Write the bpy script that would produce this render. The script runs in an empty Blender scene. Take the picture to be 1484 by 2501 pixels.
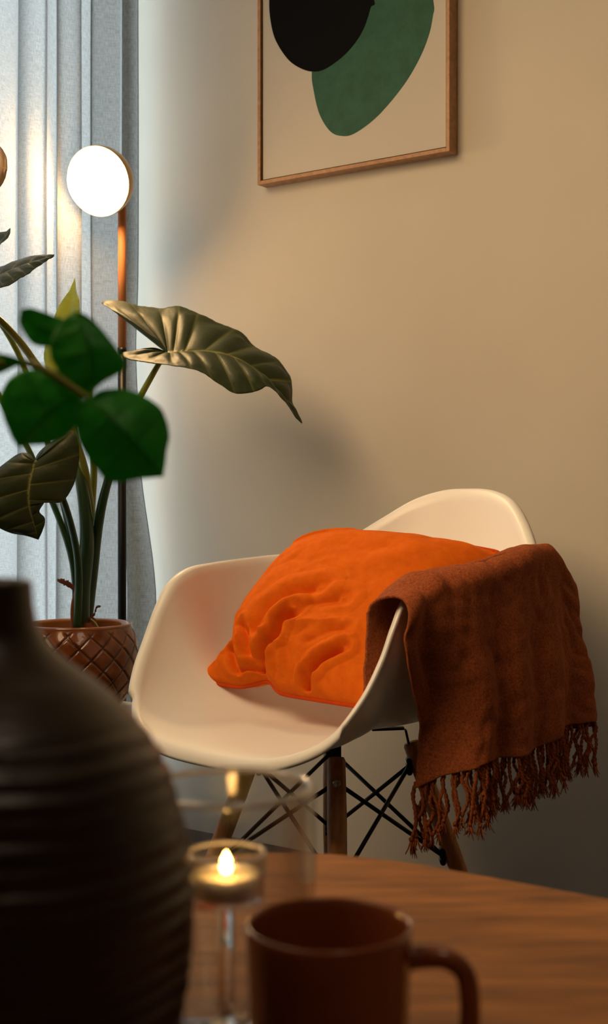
import bpy, bmesh, math, random
from mathutils import Vector, Matrix, noise
random.seed(7)
PI = math.pi
scene = bpy.context.scene
COL = scene.collection

# ------------------------------------------------------------------ camera, world, exposure
F, CX, YH, HC = 3115.0, 742.0, 1225.0, 0.80       # focal length in px, principal column, horizon row, eye height
cam_d = bpy.data.cameras.new('camera'); cam = bpy.data.objects.new('camera', cam_d); COL.objects.link(cam)
cam.location = (0, 0, HC); cam.rotation_euler = (PI/2, 0, 0)
cam_d.sensor_fit = 'VERTICAL'; cam_d.sensor_height = 36.0; cam_d.lens = F/2501*36.0
cam_d.shift_y = -(1250.5-YH)/2501.0
cam_d.clip_start = 0.02
cam_d.dof.use_dof = True; cam_d.dof.focus_distance = 2.25; cam_d.dof.aperture_fstop = 6.8; cam_d.dof.aperture_blades = 0
scene.camera = cam
world = bpy.data.worlds.new('world'); scene.world = world; world.use_nodes = True
WN = world.node_tree.nodes; bg = WN['Background']
bg.inputs['Color'].default_value = (0.80, 0.93, 1.0, 1); bg.inputs['Strength'].default_value = 7.0
scene.view_settings.view_transform = 'Standard'; scene.view_settings.look = 'None'
scene.view_settings.gamma = 1.0; scene.view_settings.use_curve_mapping = False
scene.view_settings.exposure = 0.0
scene.cycles.use_denoising = True
scene.cycles.sample_clamp_indirect = 6.0
scene.cycles.transparent_max_bounces = 16; scene.cycles.max_bounces = 9; scene.cycles.transmission_bounces = 9; scene.cycles.diffuse_bounces = 4
scene.cycles.use_adaptive_sampling = True; scene.cycles.adaptive_threshold = .03
LAMP_POWER = 90.0
LAMP_COLOR = (1.0, 0.62, 0.27, 1)

# ------------------------------------------------------------------ frames of reference
def at(px, py, Y):
    return Vector(((px-CX)/F*Y, Y, HC-(py-YH)/F*Y))
E1 = Vector((.8198, -.5728, 0)); E2 = Vector((-.5728, -.8198, 0))       # along the picture wall / out of it
CORNER = Vector((-.403, 3.202, 0)) - .13*E1
def room(a, b, z): return CORNER + a*E1 + b*E2 + Vector((0, 0, z))
ROOMROT = math.atan2(E1.y, E1.x)
def on_wall(px, py, b):
    d = Vector(((px-CX)/F, 1, -(py-YH)/F)); o = Vector((0, 0, HC))
    t = ((CORNER + b*E2 - o).dot(E2))/d.dot(E2)
    p = o + t*d
    return (p-CORNER).dot(E1), p.z
CH = Vector((.051, 2.161, 0)); TH = -.782
def chair(r, f, z):
    return CH + Vector((math.cos(TH)*r + math.sin(TH)*f, math.sin(TH)*r - math.cos(TH)*f, z))

# warm room lamp (hangs outside the frame, high at the left) and the window's daylight portal
kd = bpy.data.lights.new('room_lamp_light', 'AREA'); kd.shape = 'DISK'; kd.size = 1.6; kd.energy = 18.6; kd.spread = math.radians(95); kd.color = (1.0, .69, .38)
ko = bpy.data.objects.new('room_lamp_light', kd); COL.objects.link(ko); ko.location = room(.85, 2.0, 2.3)
ko.rotation_euler = (room(1.9, 0, 1.0)-ko.location).to_track_quat('-Z', 'Y').to_euler()
fd = bpy.data.lights.new('ceiling_fill_light', 'AREA'); fd.shape = 'DISK'; fd.size = .6; fd.energy = 3.5; fd.color = (1.0, .78, .56)  # added warm fill overhead, lifts the sides facing the camera
fo = bpy.data.objects.new('ceiling_fill_light', fd); COL.objects.link(fo); fo.location = room(2.7, 2.3, 2.5)
pd_ = bpy.data.lights.new('window_daylight', 'AREA'); pd_.shape = 'RECTANGLE'; pd_.size = 1.3; pd_.size_y = 2.35
pd_.cycles.is_portal = True
po = bpy.data.objects.new('window_daylight', pd_); COL.objects.link(po); po.location = room(-.16, .60, 1.2)
po.rotation_euler = E1.to_track_quat('-Z', 'Z').to_euler()

# ------------------------------------------------------------------ helpers
def link_mesh(name, bm, mat, parent=None, smooth=True, mods=()):
    me = bpy.data.meshes.new(name); bm.to_mesh(me); bm.free()
    o = bpy.data.objects.new(name, me); COL.objects.link(o)
    if mat: me.materials.append(mat)
    if smooth:
        for p in me.polygons: p.use_smooth = True
    if parent:
        o.parent = parent; o.matrix_parent_inverse = Matrix.Translation(-Vector(parent.location))
    for m in mods: m(o)
    return o
def solid(t, off=0):
    def f(o):
        m = o.modifiers.new('thickness', 'SOLIDIFY'); m.thickness = t; m.offset = off
    return f
def bevel(w, s=2):
    def f(o):
        m = o.modifiers.new('bevel', 'BEVEL'); m.width = w; m.segments = s; m.limit_method = 'ANGLE'
    return f
def subd(n):
    def f(o):
        m = o.modifiers.new('subd', 'SUBSURF'); m.levels = n; m.render_levels = n
    return f
def thing(name, label, cat, loc, group=None):
    o = bpy.data.objects.new(name, None); COL.objects.link(o); o.location = loc
    o.empty_display_size = .05
    o['label'] = label; o['category'] = cat
    if group: o['group'] = group
    return o
def tag(o, label, cat, group=None):
    o['label'] = label; o['category'] = cat
    if group: o['group'] = group
    return o
def struct(o): o['kind'] = 'structure'; return o
def quad(bm, pts):
    return bm.faces.new([bm.verts.new(p) for p in pts])
def box_pts(bm, P):     # P: 8 corner points, bottom 4 then top 4
    v = [bm.verts.new(p) for p in P]
    for f in ((3,2,1,0),(4,5,6,7),(0,1,5,4),(1,2,6,5),(2,3,7,6),(3,0,4,7)): bm.faces.new([v[i] for i in f])
def room_box(bm, a0, a1, b0, b1, z0, z1):
    box_pts(bm, [room(a0,b0,z0), room(a1,b0,z0), room(a1,b1,z0), room(a0,b1,z0),
                 room(a0,b0,z1), room(a1,b0,z1), room(a1,b1,z1), room(a0,b1,z1)])
def cr(P, n, closed=False):
    """Catmull-Rom through P (tuples/Vectors), n samples"""
    P = [Vector(p) for p in P]; m = len(P); out = []
    segs = m if closed else m-1
    for i in range(n):
        u = i/(n if closed else n-1)*segs; k = min(int(u), segs-1); t = u-k
        if closed: a, b, c, d = P[(k-1) % m], P[k], P[(k+1) % m], P[(k+2) % m]
        else:
            b, c = P[k], P[k+1]; a = P[k-1] if k > 0 else 2*b-c; d = P[k+2] if k+2 < m else 2*c-b
        out.append(.5*((2*b)+(c-a)*t+(2*a-5*b+4*c-d)*t*t+(3*b-a-3*c+d)*t**3))
    return out
def tube(bm, pts, rad, seg=10, cap=True, closed=False):
    n = len(pts); rings = []; up = Vector((0, 0, 1)); prev = None
    for i, p in enumerate(pts):
        a = pts[(i-1) % n] if (closed or i > 0) else p; b = pts[(i+1) % n] if (closed or i < n-1) else p
        t = (b-a).normalized() if (b-a).length > 1e-9 else Vector((0, 0, 1))
        if prev is None:
            x = t.cross(up if abs(t.z) < .9 else Vector((1, 0, 0))).normalized()
        else:
            x = (prev - t*prev.dot(t)).normalized()
        prev = x; y = t.cross(x)
        r = rad[i] if isinstance(rad, (list, tuple)) else rad
        rings.append([bm.verts.new(p + r*(math.cos(2*PI*k/seg)*x + math.sin(2*PI*k/seg)*y)) for k in range(seg)])
    m = n if closed else n-1
    for i in range(m):
        A, B = rings[i], rings[(i+1) % n]
        for k in range(seg): bm.faces.new((A[k], A[(k+1) % seg], B[(k+1) % seg], B[k]))
    if cap and not closed:
        bm.faces.new(list(reversed(rings[0]))); bm.faces.new(rings[-1])
def lathe(bm, prof, c, seg=64, fn=None, M=None):
    """prof: list of (r,z); c: centre; fn(theta,r,z)->(r,z) tweak"""
    rings = []
    for r, z in prof:
        if r < 1e-6:
            p = Vector((0, 0, z)); rings.append([bm.verts.new((M @ p if M else p) + c)]); continue
        ring = []
        for k in range(seg):
            th = 2*PI*k/seg; rr, zz = fn(th, r, z) if fn else (r, z)
            p = Vector((rr*math.cos(th), rr*math.sin(th), zz))
            ring.append(bm.verts.new((M @ p if M else p) + c))
        rings.append(ring)
    for A, B in zip(rings, rings[1:]):
        if len(A) == 1 and len(B) == 1: continue
        for k in range(seg):
            k2 = (k+1) % seg
            if len(A) == 1: bm.faces.new((A[0], B[k], B[k2]))
            elif len(B) == 1: bm.faces.new((A[k], A[k2], B[0]))
            else: bm.faces.new((A[k], A[k2], B[k2], B[k]))
    bmesh.ops.recalc_face_normals(bm, faces=bm.faces)
def grid(bm, G, closed_u=False, attr=None, vals=None):
    L = bm.verts.layers.float.new(attr) if attr else None
    V = [[bm.verts.new(p) for p in row] for row in G]
    if attr:
        for i, row in enumerate(V):
            for j, v in enumerate(row): v[L] = vals[i][j]
    n = len(V)
    for i in range(n if closed_u else n-1):
        A, B = V[i], V[(i+1) % n]
        for j in range(len(A)-1): bm.faces.new((A[j], B[j], B[j+1], A[j+1]))
    return V
def sstep(a, b, x):
    t = max(0, min(1, (x-a)/(b-a))); return t*t*(3-2*t)

# ------------------------------------------------------------------ materials
def mat(name, color, rough=.5, **kw):
    m = bpy.data.materials.new(name); m.use_nodes = True
    b = m.node_tree.nodes['Principled BSDF']
    b.inputs['Base Color'].default_value = (*color, 1); b.inputs['Roughness'].default_value = rough
    for k, v in kw.items():
        key = {'metal': 'Metallic', 'coat': 'Coat Weight', 'sheen': 'Sheen Weight', 'spec': 'Specular IOR Level',
               'trans': 'Transmission Weight', 'ior': 'IOR', 'sss': 'Subsurface Weight'}[k]
        b.inputs[key].default_value = v
    return m
def nodes(m): return m.node_tree.nodes, m.node_tree.links, m.node_tree.nodes['Principled BSDF']
def coords(m, scale=(1, 1, 1), kind='Object', rot=(0, 0, 0)):
    N, L, _ = nodes(m); tc = N.new('ShaderNodeTexCoord'); mp = N.new('ShaderNodeMapping')
    mp.inputs['Scale'].default_value = scale; mp.inputs['Rotation'].default_value = rot
    L.new(tc.outputs[kind], mp.inputs['Vector']); return mp.outputs['Vector']
def noise_tex(m, vec, scale, detail=4, rough=.5):
    N, L, _ = nodes(m); n = N.new('ShaderNodeTexNoise'); n.inputs['Scale'].default_value = scale
    n.inputs['Detail'].default_value = detail; n.inputs['Roughness'].default_value = rough
    L.new(vec, n.inputs['Vector']); return n.outputs['Fac']
def ramp(m, fac, c0, c1, p0=.3, p1=.7):
    N, L, _ = nodes(m); r = N.new('ShaderNodeValToRGB')
    r.color_ramp.elements[0].position = p0; r.color_ramp.elements[0].color = (*c0, 1)
    r.color_ramp.elements[1].position = p1; r.color_ramp.elements[1].color = (*c1, 1)
    L.new(fac, r.inputs['Fac']); return r.outputs['Color']
def bump(m, h, strength=.2, dist=.001):
    N, L, B = nodes(m); b = N.new('ShaderNodeBump'); b.inputs['Strength'].default_value = strength
    b.inputs['Distance'].default_value = dist; L.new(h, b.inputs['Height']); L.new(b.outputs['Normal'], B.inputs['Normal']); return b
def base(m, sock):
    N, L, B = nodes(m); L.new(sock, B.inputs['Base Color'])

M_wall = mat('wall_paint', (.55, .50, .42), .85, spec=.2)
v = coords(M_wall); bump(M_wall, noise_tex(M_wall, v, 380, 3), .18, .0006)
base(M_wall, ramp(M_wall, noise_tex(M_wall, v, 2.5, 2), (.53, .48, .40), (.57, .52, .44)))
M_white = mat('white_paint', (.75, .75, .73), .5)
M_floor = mat('dark_floor_wood', (.035, .026, .022), .45)
v = coords(M_floor, (1.2, 22, 1), rot=(0, 0, -ROOMROT)); base(M_floor, ramp(M_floor, noise_tex(M_floor, v, 3, 5), (.020, .015, .013), (.06, .045, .036)))
M_table = mat('table_wood', (.30, .14, .055), .5, spec=.35)
v = coords(M_table, (2.2, 16, 2.2), rot=(0, 0, -.55)); fN = noise_tex(M_table, v, 4.2, 6, .6)
base(M_table, ramp(M_table, fN, (.17, .062, .016), (.44, .172, .042), .32, .68)); bump(M_table, fN, .12, .001)
M_shell = mat('shell_plastic', (.90, .88, .83), .34, spec=.45)
v = coords(M_shell); bump(M_shell, noise_tex(M_shell, v, 900, 2), .06, .0002)
def wood(name, c0, c1, rough=.45, sc=(30, 30, 2.5), s=4):
    m = mat(name, c0, rough); v = coords(m, sc); n = noise_tex(m, v, s, 5, .6)
    base(m, ramp(m, n, c0, c1)); bump(m, n, .1, .0005); return m
M_leg = wood('dowel_wood', (.40, .16, .05), (.60, .27, .10))
M_frame = wood('frame_oak', (.30, .14, .055), (.46, .24, .11), .5, (25, 25, 25), 3)
M_black = mat('black_metal', (.012, .012, .013), .4, metal=.6)
M_copper = mat('copper_pole', (.50, .19, .065), .55, spec=.3)
M_capmetal = mat('lamp_head_metal', (.62, .45, .24), .4, metal=.4)

def velvet(name, c, dark, sheen, bs):
    m = mat(name, c, .85, sheen=sheen, spec=.15); N, L, B = nodes(m)
    B.inputs['Sheen Tint'].default_value = (*c, 1); B.inputs['Sheen Roughness'].default_value = .35
    v = coords(m); n = noise_tex(m, v, 55, 6, .65); base(m, ramp(m, n, dark, c)); n2 = noise_tex(m, v, bs, 3); bump(m, n2, .25, .0008)
    return m
M_velvet = velvet('orange_velvet', (.80, .160, .005), (.70, .125, .005), .22, 900)
M_piping = velvet('orange_piping', (.62, .075, .008), (.52, .06, .006), .3, 900)
M_throw = velvet('rust_linen', (.40, .105, .030), (.22, .052, .015), .25, 1300)
# the throw's woven grain
N, L, B = nodes(M_throw)
v = coords(M_throw); g = noise_tex(M_throw, v, 300, 5, .8); base(M_throw, ramp(M_throw, g, (.16, .034, .010), (.46, .125, .040), .33, .67))

def curtain_mat():
    m = bpy.data.materials.new('sheer_linen'); m.use_nodes = True; N = m.node_tree.nodes; L = m.node_tree.links
    N.clear(); out = N.new('ShaderNodeOutputMaterial')
    tc = N.new('ShaderNodeTexCoord')
    def nz(sc, s):
        mp = N.new('ShaderNodeMapping'); mp.inputs['Scale'].default_value = sc; L.new(tc.outputs['UV'], mp.inputs['Vector'])
        n = N.new('ShaderNodeTexNoise'); n.inputs['Scale'].default_value = s; n.inputs['Detail'].default_value = 4; n.inputs['Roughness'].default_value = .65
        L.new(mp.outputs['Vector'], n.inputs['Vector']); return n.outputs['Fac']
    h = nz((1, 14, 1), 60); w = nz((14, 1, 1), 60)
    mx = N.new('ShaderNodeMath'); mx.operation = 'MULTIPLY'; L.new(h, mx.inputs[0]); L.new(w, mx.inputs[1])
    r = N.new('ShaderNodeValToRGB'); r.color_ramp.elements[0].position = .14; r.color_ramp.elements[1].position = .34
    r.color_ramp.elements[0].color = (.19, .185, .175, 1); r.color_ramp.elements[1].color = (.315, .315, .305, 1); L.new(mx.outputs[0], r.inputs['Fac'])
    d = N.new('ShaderNodeBsdfDiffuse'); t = N.new('ShaderNodeBsdfTranslucent'); s = N.new('ShaderNodeMixShader'); s.inputs[0].default_value = .55
    L.new(r.outputs[0], d.inputs['Color']); L.new(r.outputs[0], t.inputs['Color'])
    b = N.new('ShaderNodeBump'); b.inputs['Strength'].default_value = .5; b.inputs['Distance'].default_value = .0008
    L.new(mx.outputs[0], b.inputs['Height']); L.new(b.outputs[0], d.inputs['Normal'])
    tr = N.new('ShaderNodeBsdfTransparent'); s2 = N.new('ShaderNodeMixShader'); s2.inputs[0].default_value = .012
    L.new(d.outputs[0], s.inputs[1]); L.new(t.outputs[0], s.inputs[2]); L.new(s.outputs[0], s2.inputs[1]); L.new(tr.outputs[0], s2.inputs[2])
    L.new(s2.outputs[0], out.inputs['Surface']); return m
M_curtain = curtain_mat()

def leaf_mat(name, c, vein, trans, tcol, rough=.35, spec=.5):
    m = mat(name, c, rough, spec=spec); N, L, B = nodes(m)
    at_ = N.new('ShaderNodeAttribute'); at_.attribute_name = 'vein'
    mix = N.new('ShaderNodeMix'); mix.data_type = 'RGBA'; mix.inputs[6].default_value = (*c, 1); mix.inputs[7].default_value = (*vein, 1)
    L.new(at_.outputs['Fac'], mix.inputs[0]); L.new(mix.outputs[2], B.inputs['Base Color'])
    v = coords(m); bump(m, noise_tex(m, v, 160, 4), .3, .0015)
    t = N.new('ShaderNodeBsdfTranslucent'); t.inputs['Color'].default_value = (*tcol, 1)
    s = N.new('ShaderNodeMixShader'); s.inputs[0].default_value = trans
    out = N['Material Output']; L.new(B.outputs[0], s.inputs[1]); L.new(t.outputs[0], s.inputs[2]); L.new(s.outputs[0], out.inputs['Surface'])
    return m
M_leaf = leaf_mat('leaf_dark', (.026, .038, .010), (.22, .22, .05), .06, (.10, .20, .02), .48, .28)
M_leafy = leaf_mat('leaf_young', (.30, .36, .02), (.45, .48, .08), .45, (.62, .62, .02))
M_leafb = leaf_mat('leaf_beige', (.55, .40, .24), (.55, .40, .24), .3, (.6, .4, .2))
M_leafg = leaf_mat('leaf_branch', (.020, .31, .017), (.004, .06, .004), .33, (.04, .62, .015), .45)
M_stem = mat('stem_green', (.030, .075, .022), .35)
M_stemy = mat('stem_yellow_green', (.26, .27, .03), .4)
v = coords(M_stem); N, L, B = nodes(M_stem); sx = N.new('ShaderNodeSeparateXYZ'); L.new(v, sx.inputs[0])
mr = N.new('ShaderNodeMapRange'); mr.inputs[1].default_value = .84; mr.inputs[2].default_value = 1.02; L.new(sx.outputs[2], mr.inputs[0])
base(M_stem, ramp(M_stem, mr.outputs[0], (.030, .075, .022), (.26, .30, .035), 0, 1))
M_dry = mat('dry_sheath', (.22, .055, .012), .8)
M_soil = mat('soil', (.012, .008, .005), .95)
M_pot = mat('amber_glaze', (.17, .045, .010), .22, coat=.4)
N, L, B = nodes(M_pot); v = coords(M_pot); n = noise_tex(M_pot, v, 28, 4)
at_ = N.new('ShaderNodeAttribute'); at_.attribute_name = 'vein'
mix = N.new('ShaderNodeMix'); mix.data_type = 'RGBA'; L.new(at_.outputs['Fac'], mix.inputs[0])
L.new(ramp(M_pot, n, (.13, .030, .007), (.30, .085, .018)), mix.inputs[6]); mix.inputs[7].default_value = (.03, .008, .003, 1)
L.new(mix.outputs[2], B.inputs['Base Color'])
M_rim = mat('amber_rim', (.30, .10, .030), .2, coat=.5)
M_vase = mat('dark_stoneware', (.026, .013, .006), .36)
v = coords(M_vase, (1, 1, 6)); bump(M_vase, noise_tex(M_vase, v, 22, 4), .5, .003)
M_mug = mat('rust_glaze', (.25, .064, .020), .22, coat=.5)
M_canvas = mat('canvas_print', (.50, .46, .40), .8)
v = coords(M_canvas); bump(M_canvas, noise_tex(M_canvas, v, 900, 2), .2, .0003)
M_ink = mat('black_ink', (.004, .004, .005), .9, spec=.1)
M_green = mat('green_ink', (.016, .085, .048), .8)
v = coords(M_green); base(M_green, ramp(M_green, noise_tex(M_green, v, 30, 6, .7), (.012, .066, .037), (.024, .105, .062)))
def glass(name, tint=(1, 1, 1), rough=0.0):
    m = bpy.data.materials.new(name); m.use_nodes = True; N = m.node_tree.nodes; L = m.node_tree.links; N.clear()
    g = N.new('ShaderNodeBsdfGlass'); g.inputs['Color'].default_value = (*tint, 1); g.inputs['IOR'].default_value = 1.47; g.inputs['Roughness'].default_value = rough
    o = N.new('ShaderNodeOutputMaterial'); L.new(g.outputs[0], o.inputs['Surface']); return m
M_glass = glass('clear_glass', (.985, .985, .98))
def thin_glass(name, ior=1.5, tint=(.98, .985, .985)):
    m = bpy.data.materials.new(name); m.use_nodes = True; N = m.node_tree.nodes; L = m.node_tree.links; N.clear()
    lw = N.new('ShaderNodeLayerWeight'); lw.inputs['Blend'].default_value = .5
    pw = N.new('ShaderNodeMath'); pw.operation = 'POWER'; pw.inputs[1].default_value = 1.7; L.new(lw.outputs['Facing'], pw.inputs[0])
    f = N.new('ShaderNodeMath'); f.operation = 'MULTIPLY_ADD'; f.inputs[1].default_value = .9; f.inputs[2].default_value = .04*(ior-1)/.5; L.new(pw.outputs[0], f.inputs[0])
    t = N.new('ShaderNodeBsdfTransparent'); t.inputs['Color'].default_value = (*tint, 1)
    g = N.new('ShaderNodeBsdfGlossy'); g.inputs['Roughness'].default_value = .06
    x = N.new('ShaderNodeMixShader'); o = N.new('ShaderNodeOutputMaterial')
    L.new(f.outputs[0], x.inputs[0]); L.new(t.outputs[0], x.inputs[1]); L.new(g.outputs[0], x.inputs[2]); L.new(x.outputs[0], o.inputs['Surface']); return m
def rim_glint_glass(name):
    m = thin_glass(name); N = m.node_tree.nodes; L = m.node_tree.links
    d = N.new('ShaderNodeBsdfPrincipled'); d.inputs['Base Color'].default_value = (.85, .82, .78, 1); d.inputs['Roughness'].default_value = .15  # whitish diffuse mixed in, painting the bright glint along the glass edge
    x = N.new('ShaderNodeMixShader'); x.inputs[0].default_value = .42; o = N['Material Output']; src = o.inputs['Surface'].links[0].from_socket
    L.new(src, x.inputs[1]); L.new(d.outputs[0], x.inputs[2]); L.new(x.outputs[0], o.inputs['Surface']); return m
M_rimg = rim_glint_glass('glass_edge_glint')
M_thin = thin_glass('thin_glass'); M_pane = thin_glass('window_glass', 1.3)
M_alu = mat('aluminium', (.7, .68, .65), .35, metal=.9)
M_wax = mat('wax', (.85, .70, .50), .4, sss=.3)
def emit(name, col, s):
    m = bpy.data.materials.new(name); m.use_nodes = True; N = m.node_tree.nodes; L = m.node_tree.links; N.clear()
    e = N.new('ShaderNodeEmission'); e.inputs['Color'].default_value = col; e.inputs['Strength'].default_value = s
    o = N.new('ShaderNodeOutputMaterial'); L.new(e.outputs[0], o.inputs['Surface']); return m
M_lamp = emit('lamp_glow', LAMP_COLOR, LAMP_POWER)
M_flame = emit('flame', (1, .50, .13, 1), 45)
M_wick = mat('wick', (.01, .01, .01), .9)

# ------------------------------------------------------------------ room shell
RA, RB, RZ = 4.4, 4.4, 2.6
WB0, WB1, WZ0, WZ1 = .004, 1.04, .06, 2.35        # window opening in the left wall
def wall(name, *boxes, m=M_wall):
    bm = bmesh.new()
    for b in boxes: room_box(bm, *b)
    return struct(link_mesh(name, bm, m, smooth=False))
wall('floor', (-.15, RA+.1, -.1, RB+.1, -.1, 0), m=M_floor)
wall('ceiling', (-.15, RA+.1, -.1, RB+.1, RZ, RZ+.1), m=M_white)
wall('wall_back', (-.15, RA+.1, -.1, 0, 0, RZ))
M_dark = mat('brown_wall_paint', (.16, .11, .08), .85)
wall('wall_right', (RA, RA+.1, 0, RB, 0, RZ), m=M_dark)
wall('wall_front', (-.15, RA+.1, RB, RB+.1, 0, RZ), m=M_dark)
wall('wall_left', (-.15, 0, 0, WB0, 0, RZ), (-.15, 0, WB1, RB, 0, RZ), (-.15, 0, WB0, WB1, 0, WZ0), (-.15, 0, WB0, WB1, WZ1, RZ))
bm = bmesh.new()
fw = .018
for b in ((WB0, WB0+fw, WZ0, WZ1), (WB1-fw, WB1, WZ0, WZ1), (WB0+fw, WB1-fw, WZ0, WZ0+fw), (WB0+fw, WB1-fw, WZ1-fw, WZ1)):
    room_box(bm, -.10, -.05, *b)
wf = struct(link_mesh('window_1', bm, M_white, smooth=False))
bm = bmesh.new(); room_box(bm, -.080, -.074, WB0+fw, WB1-fw, WZ0+fw, WZ1-fw); struct(link_mesh('window_pane', bm, M_pane, wf, smooth=False))

# ------------------------------------------------------------------ curtain
ct = thing('curtain', 'sheer grey linen curtain hanging in folds before the bright window', 'curtain', room(.13, .45, 0))
NU, NV = 640, 60
bm = bmesh.new(); uvs = []
G = []
B0, B1 = .036, 1.12
folds = [(.0, .0), (.10, .8), (.22, 2.2), (.40, 4.0), (.62, 6.0), (1., 9.4)]
for i in range(NU):
    s = i/(NU-1); row = []
    ph = 2*PI*(9.2*s + .35*math.sin(7*s) + .12*math.sin(23*s)) + .6
    for j in range(NV):
        z = .012 + (2.42-.012)*j/(NV-1)
        amp = .019 + .006*math.sin(9*s+1) ; amp *= (1.0 + .25*sstep(1.0, .3, z))
        wob = .006*noise.noise(Vector((s*9, z*1.1, 3.1)))
        edge = sstep(.10, 0, s)
        a = .150 + amp*math.sin(ph) + .006*math.sin(2.3*ph+1) + wob
        a += edge*(.050*sstep(.95, .55, z) - .035*sstep(.55, .25, z) - .010*math.exp(-((z-1.15)/.12)**2) - .004*sstep(1.1, 1.25, z))
        b = B0 + (B1-B0)*s + .012*math.sin(2*ph+.7) + .008*math.sin(ph-.5) + .010*edge
        row.append(room(a, max(b, .004), z))
    G.append(row)
V = grid(bm, G)
uv = bm.loops.layers.uv.new('UVMap'); bm.verts.index_update()
idx = {}
for i in range(NU):
    for j in range(NV): idx[V[i][j]] = (i/(NU-1)*1.6, j/(NV-1)*2.4)
for f in bm.faces:
    for l in f.loops: l[uv].uv = idx[l.vert]
link_mesh('curtain_fabric', bm, M_curtain, ct)
bm = bmesh.new(); tube(bm, [room(.13, .0, 2.45), room(.13, 1.3, 2.45)], .012, 12); link_mesh('curtain_rail', bm, M_white, ct)

# ------------------------------------------------------------------ framed print
DP = .036
a0, z0 = on_wall(628, 452, DP); a1, _ = on_wall(1097, 360, DP)
ztop = z0 + 1.40*(a1-a0); fwid = .0085
pic = thing('framed_print', 'tall oak box-framed abstract print of black and green ovals on the wall', 'picture', room((a0+a1)/2, .01, z0))
bm = bmesh.new()
for b in ((a0, a0+fwid, z0, ztop), (a1-fwid, a1, z0, ztop), (a0+fwid, a1-fwid, z0, z0+fwid), (a0+fwid, a1-fwid, ztop-fwid, ztop)):
    room_box(bm, b[0], b[1], 0.001, DP, b[2], b[3])
link_mesh('frame', bm, M_frame, pic, smooth=False, mods=[bevel(.0006, 1)])
bm = bmesh.new(); room_box(bm, a0+fwid, a1-fwid, .001, .006, z0+fwid, ztop-fwid); link_mesh('backing', bm, M_black, pic, smooth=False)
gp = .0035; CB = DP-.006
bm = bmesh.new(); room_box(bm, a0+fwid+gp, a1-fwid-gp, .006, CB, z0+fwid+gp, ztop-fwid-gp); link_mesh('canvas', bm, M_canvas, pic, smooth=False)
def blob(pxs, extra, b, m, name):
    pts = [on_wall(x, y, b) for x, y in pxs]; pts += [(pts[-1][0]+e[0], pts[-1][1]+e[1]) for e in extra]
    P = cr([(p[0], p[1], 0) for p in pts], 120, True)
    bm = bmesh.new(); t = [bm.verts.new(room(p.x, b, p.y)) for p in P]; k = [bm.verts.new(room(p.x, CB-.001, p.y)) for p in P]
    bm.faces.new(t)
    for i in range(120): bm.faces.new((t[i], k[i], k[(i+1) % 120], t[(i+1) % 120]))
    return link_mesh(name, bm, m, pic, smooth=False)
blob([(908, -10), (904, 20), (885, 75), (850, 125), (800, 165), (765, 175), (730, 165), (700, 142), (672, 97), (660, 50), (657, 0), (665, -60)],
     [(.028, .055), (.095, .088), (.165, .065)], CB+.0008, M_ink, 'black_oval')
blob([(1057, 0), (1056, 40), (1045, 90), (1020, 150), (980, 215), (920, 285), (865, 326), (832, 332), (805, 320), (780, 280), (766, 225), (761, 175), (775, 100), (800, 20)],
     [(.025, .09), (.09, .15), (.17, .155), (.235, .095)], CB+.0004, M_green, 'green_oval')

# ------------------------------------------------------------------ floor lamp
LP = Vector(((298-CX)/F*2.97, 2.97, 0))
lamp = thing('floor_lamp', 'slim floor lamp with a glowing round head on a copper and black pole', 'lamp', LP)
zj = HC-(850-YH)/F*2.97; zt = HC-(455-YH)/F*2.97
rp = .0100
bm = bmesh.new(); lathe(bm, [(0, .001), (.11, .001), (.115, .006), (.11, .016), (.02, .020), (.014, .03), (0, .03)], LP, 48); link_mesh('base', bm, M_black, lamp)
bm = bmesh.new(); tube(bm, [LP+Vector((0, 0, .02)), LP+Vector((0, 0, zj))], rp, 24); link_mesh('lower_pole', bm, M_black, lamp)
bm = bmesh.new(); tube(bm, [LP+Vector((0, 0, zj-.012)), LP+Vector((0, 0, zj))], rp*1.12, 24); link_mesh('pole_collar', bm, M_black, lamp)
bm = bmesh.new(); tube(bm, [LP+Vector((0, 0, zj)), LP+Vector((0, 0, zt))], rp*.98, 24); link_mesh('upper_pole', bm, M_copper, lamp)
HCn = at(244, 442, 2.90); rad = 79/F*2.90
hn = Vector((-.34, -.87, -.34)).normalized()          # the way the head faces
Mh = hn.to_track_quat('Z', 'Y').to_matrix()
rc = rad*1.075
bm = bmesh.new(); lathe(bm, [(0, -rc*.80)]+[(rc*math.cos(t), rc*math.sin(t)*.80) for t in [-(PI/2)*(1-k/14) for k in range(1, 15)]]+[(rc, .010), (rc*.985, .0105), (rc*.975, .010), (rc*.965, -.012), (rc*.5, -.03), (0, -.032)], HCn, 72, M=Mh)
link_mesh('lamp_head', bm, M_capmetal, lamp)
bm = bmesh.new(); lathe(bm, [(rad*.99, -.006), (rad*.995, 0)]+[(rad*.995*math.cos(t), rad*.995*math.sin(t)) for t in [PI/2*k/16 for k in range(1, 16)]]+[(0, rad*.995)], HCn, 72, M=Mh)
link_mesh('lamp_globe', bm, M_lamp, lamp)
bm = bmesh.new(); tube(bm, [LP+Vector((0, 0, zt-.005)), LP+Vector((-.01, -.01, zt+.01)), HCn - hn*.05], .008, 12); link_mesh('swivel', bm, M_capmetal, lamp)

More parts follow.
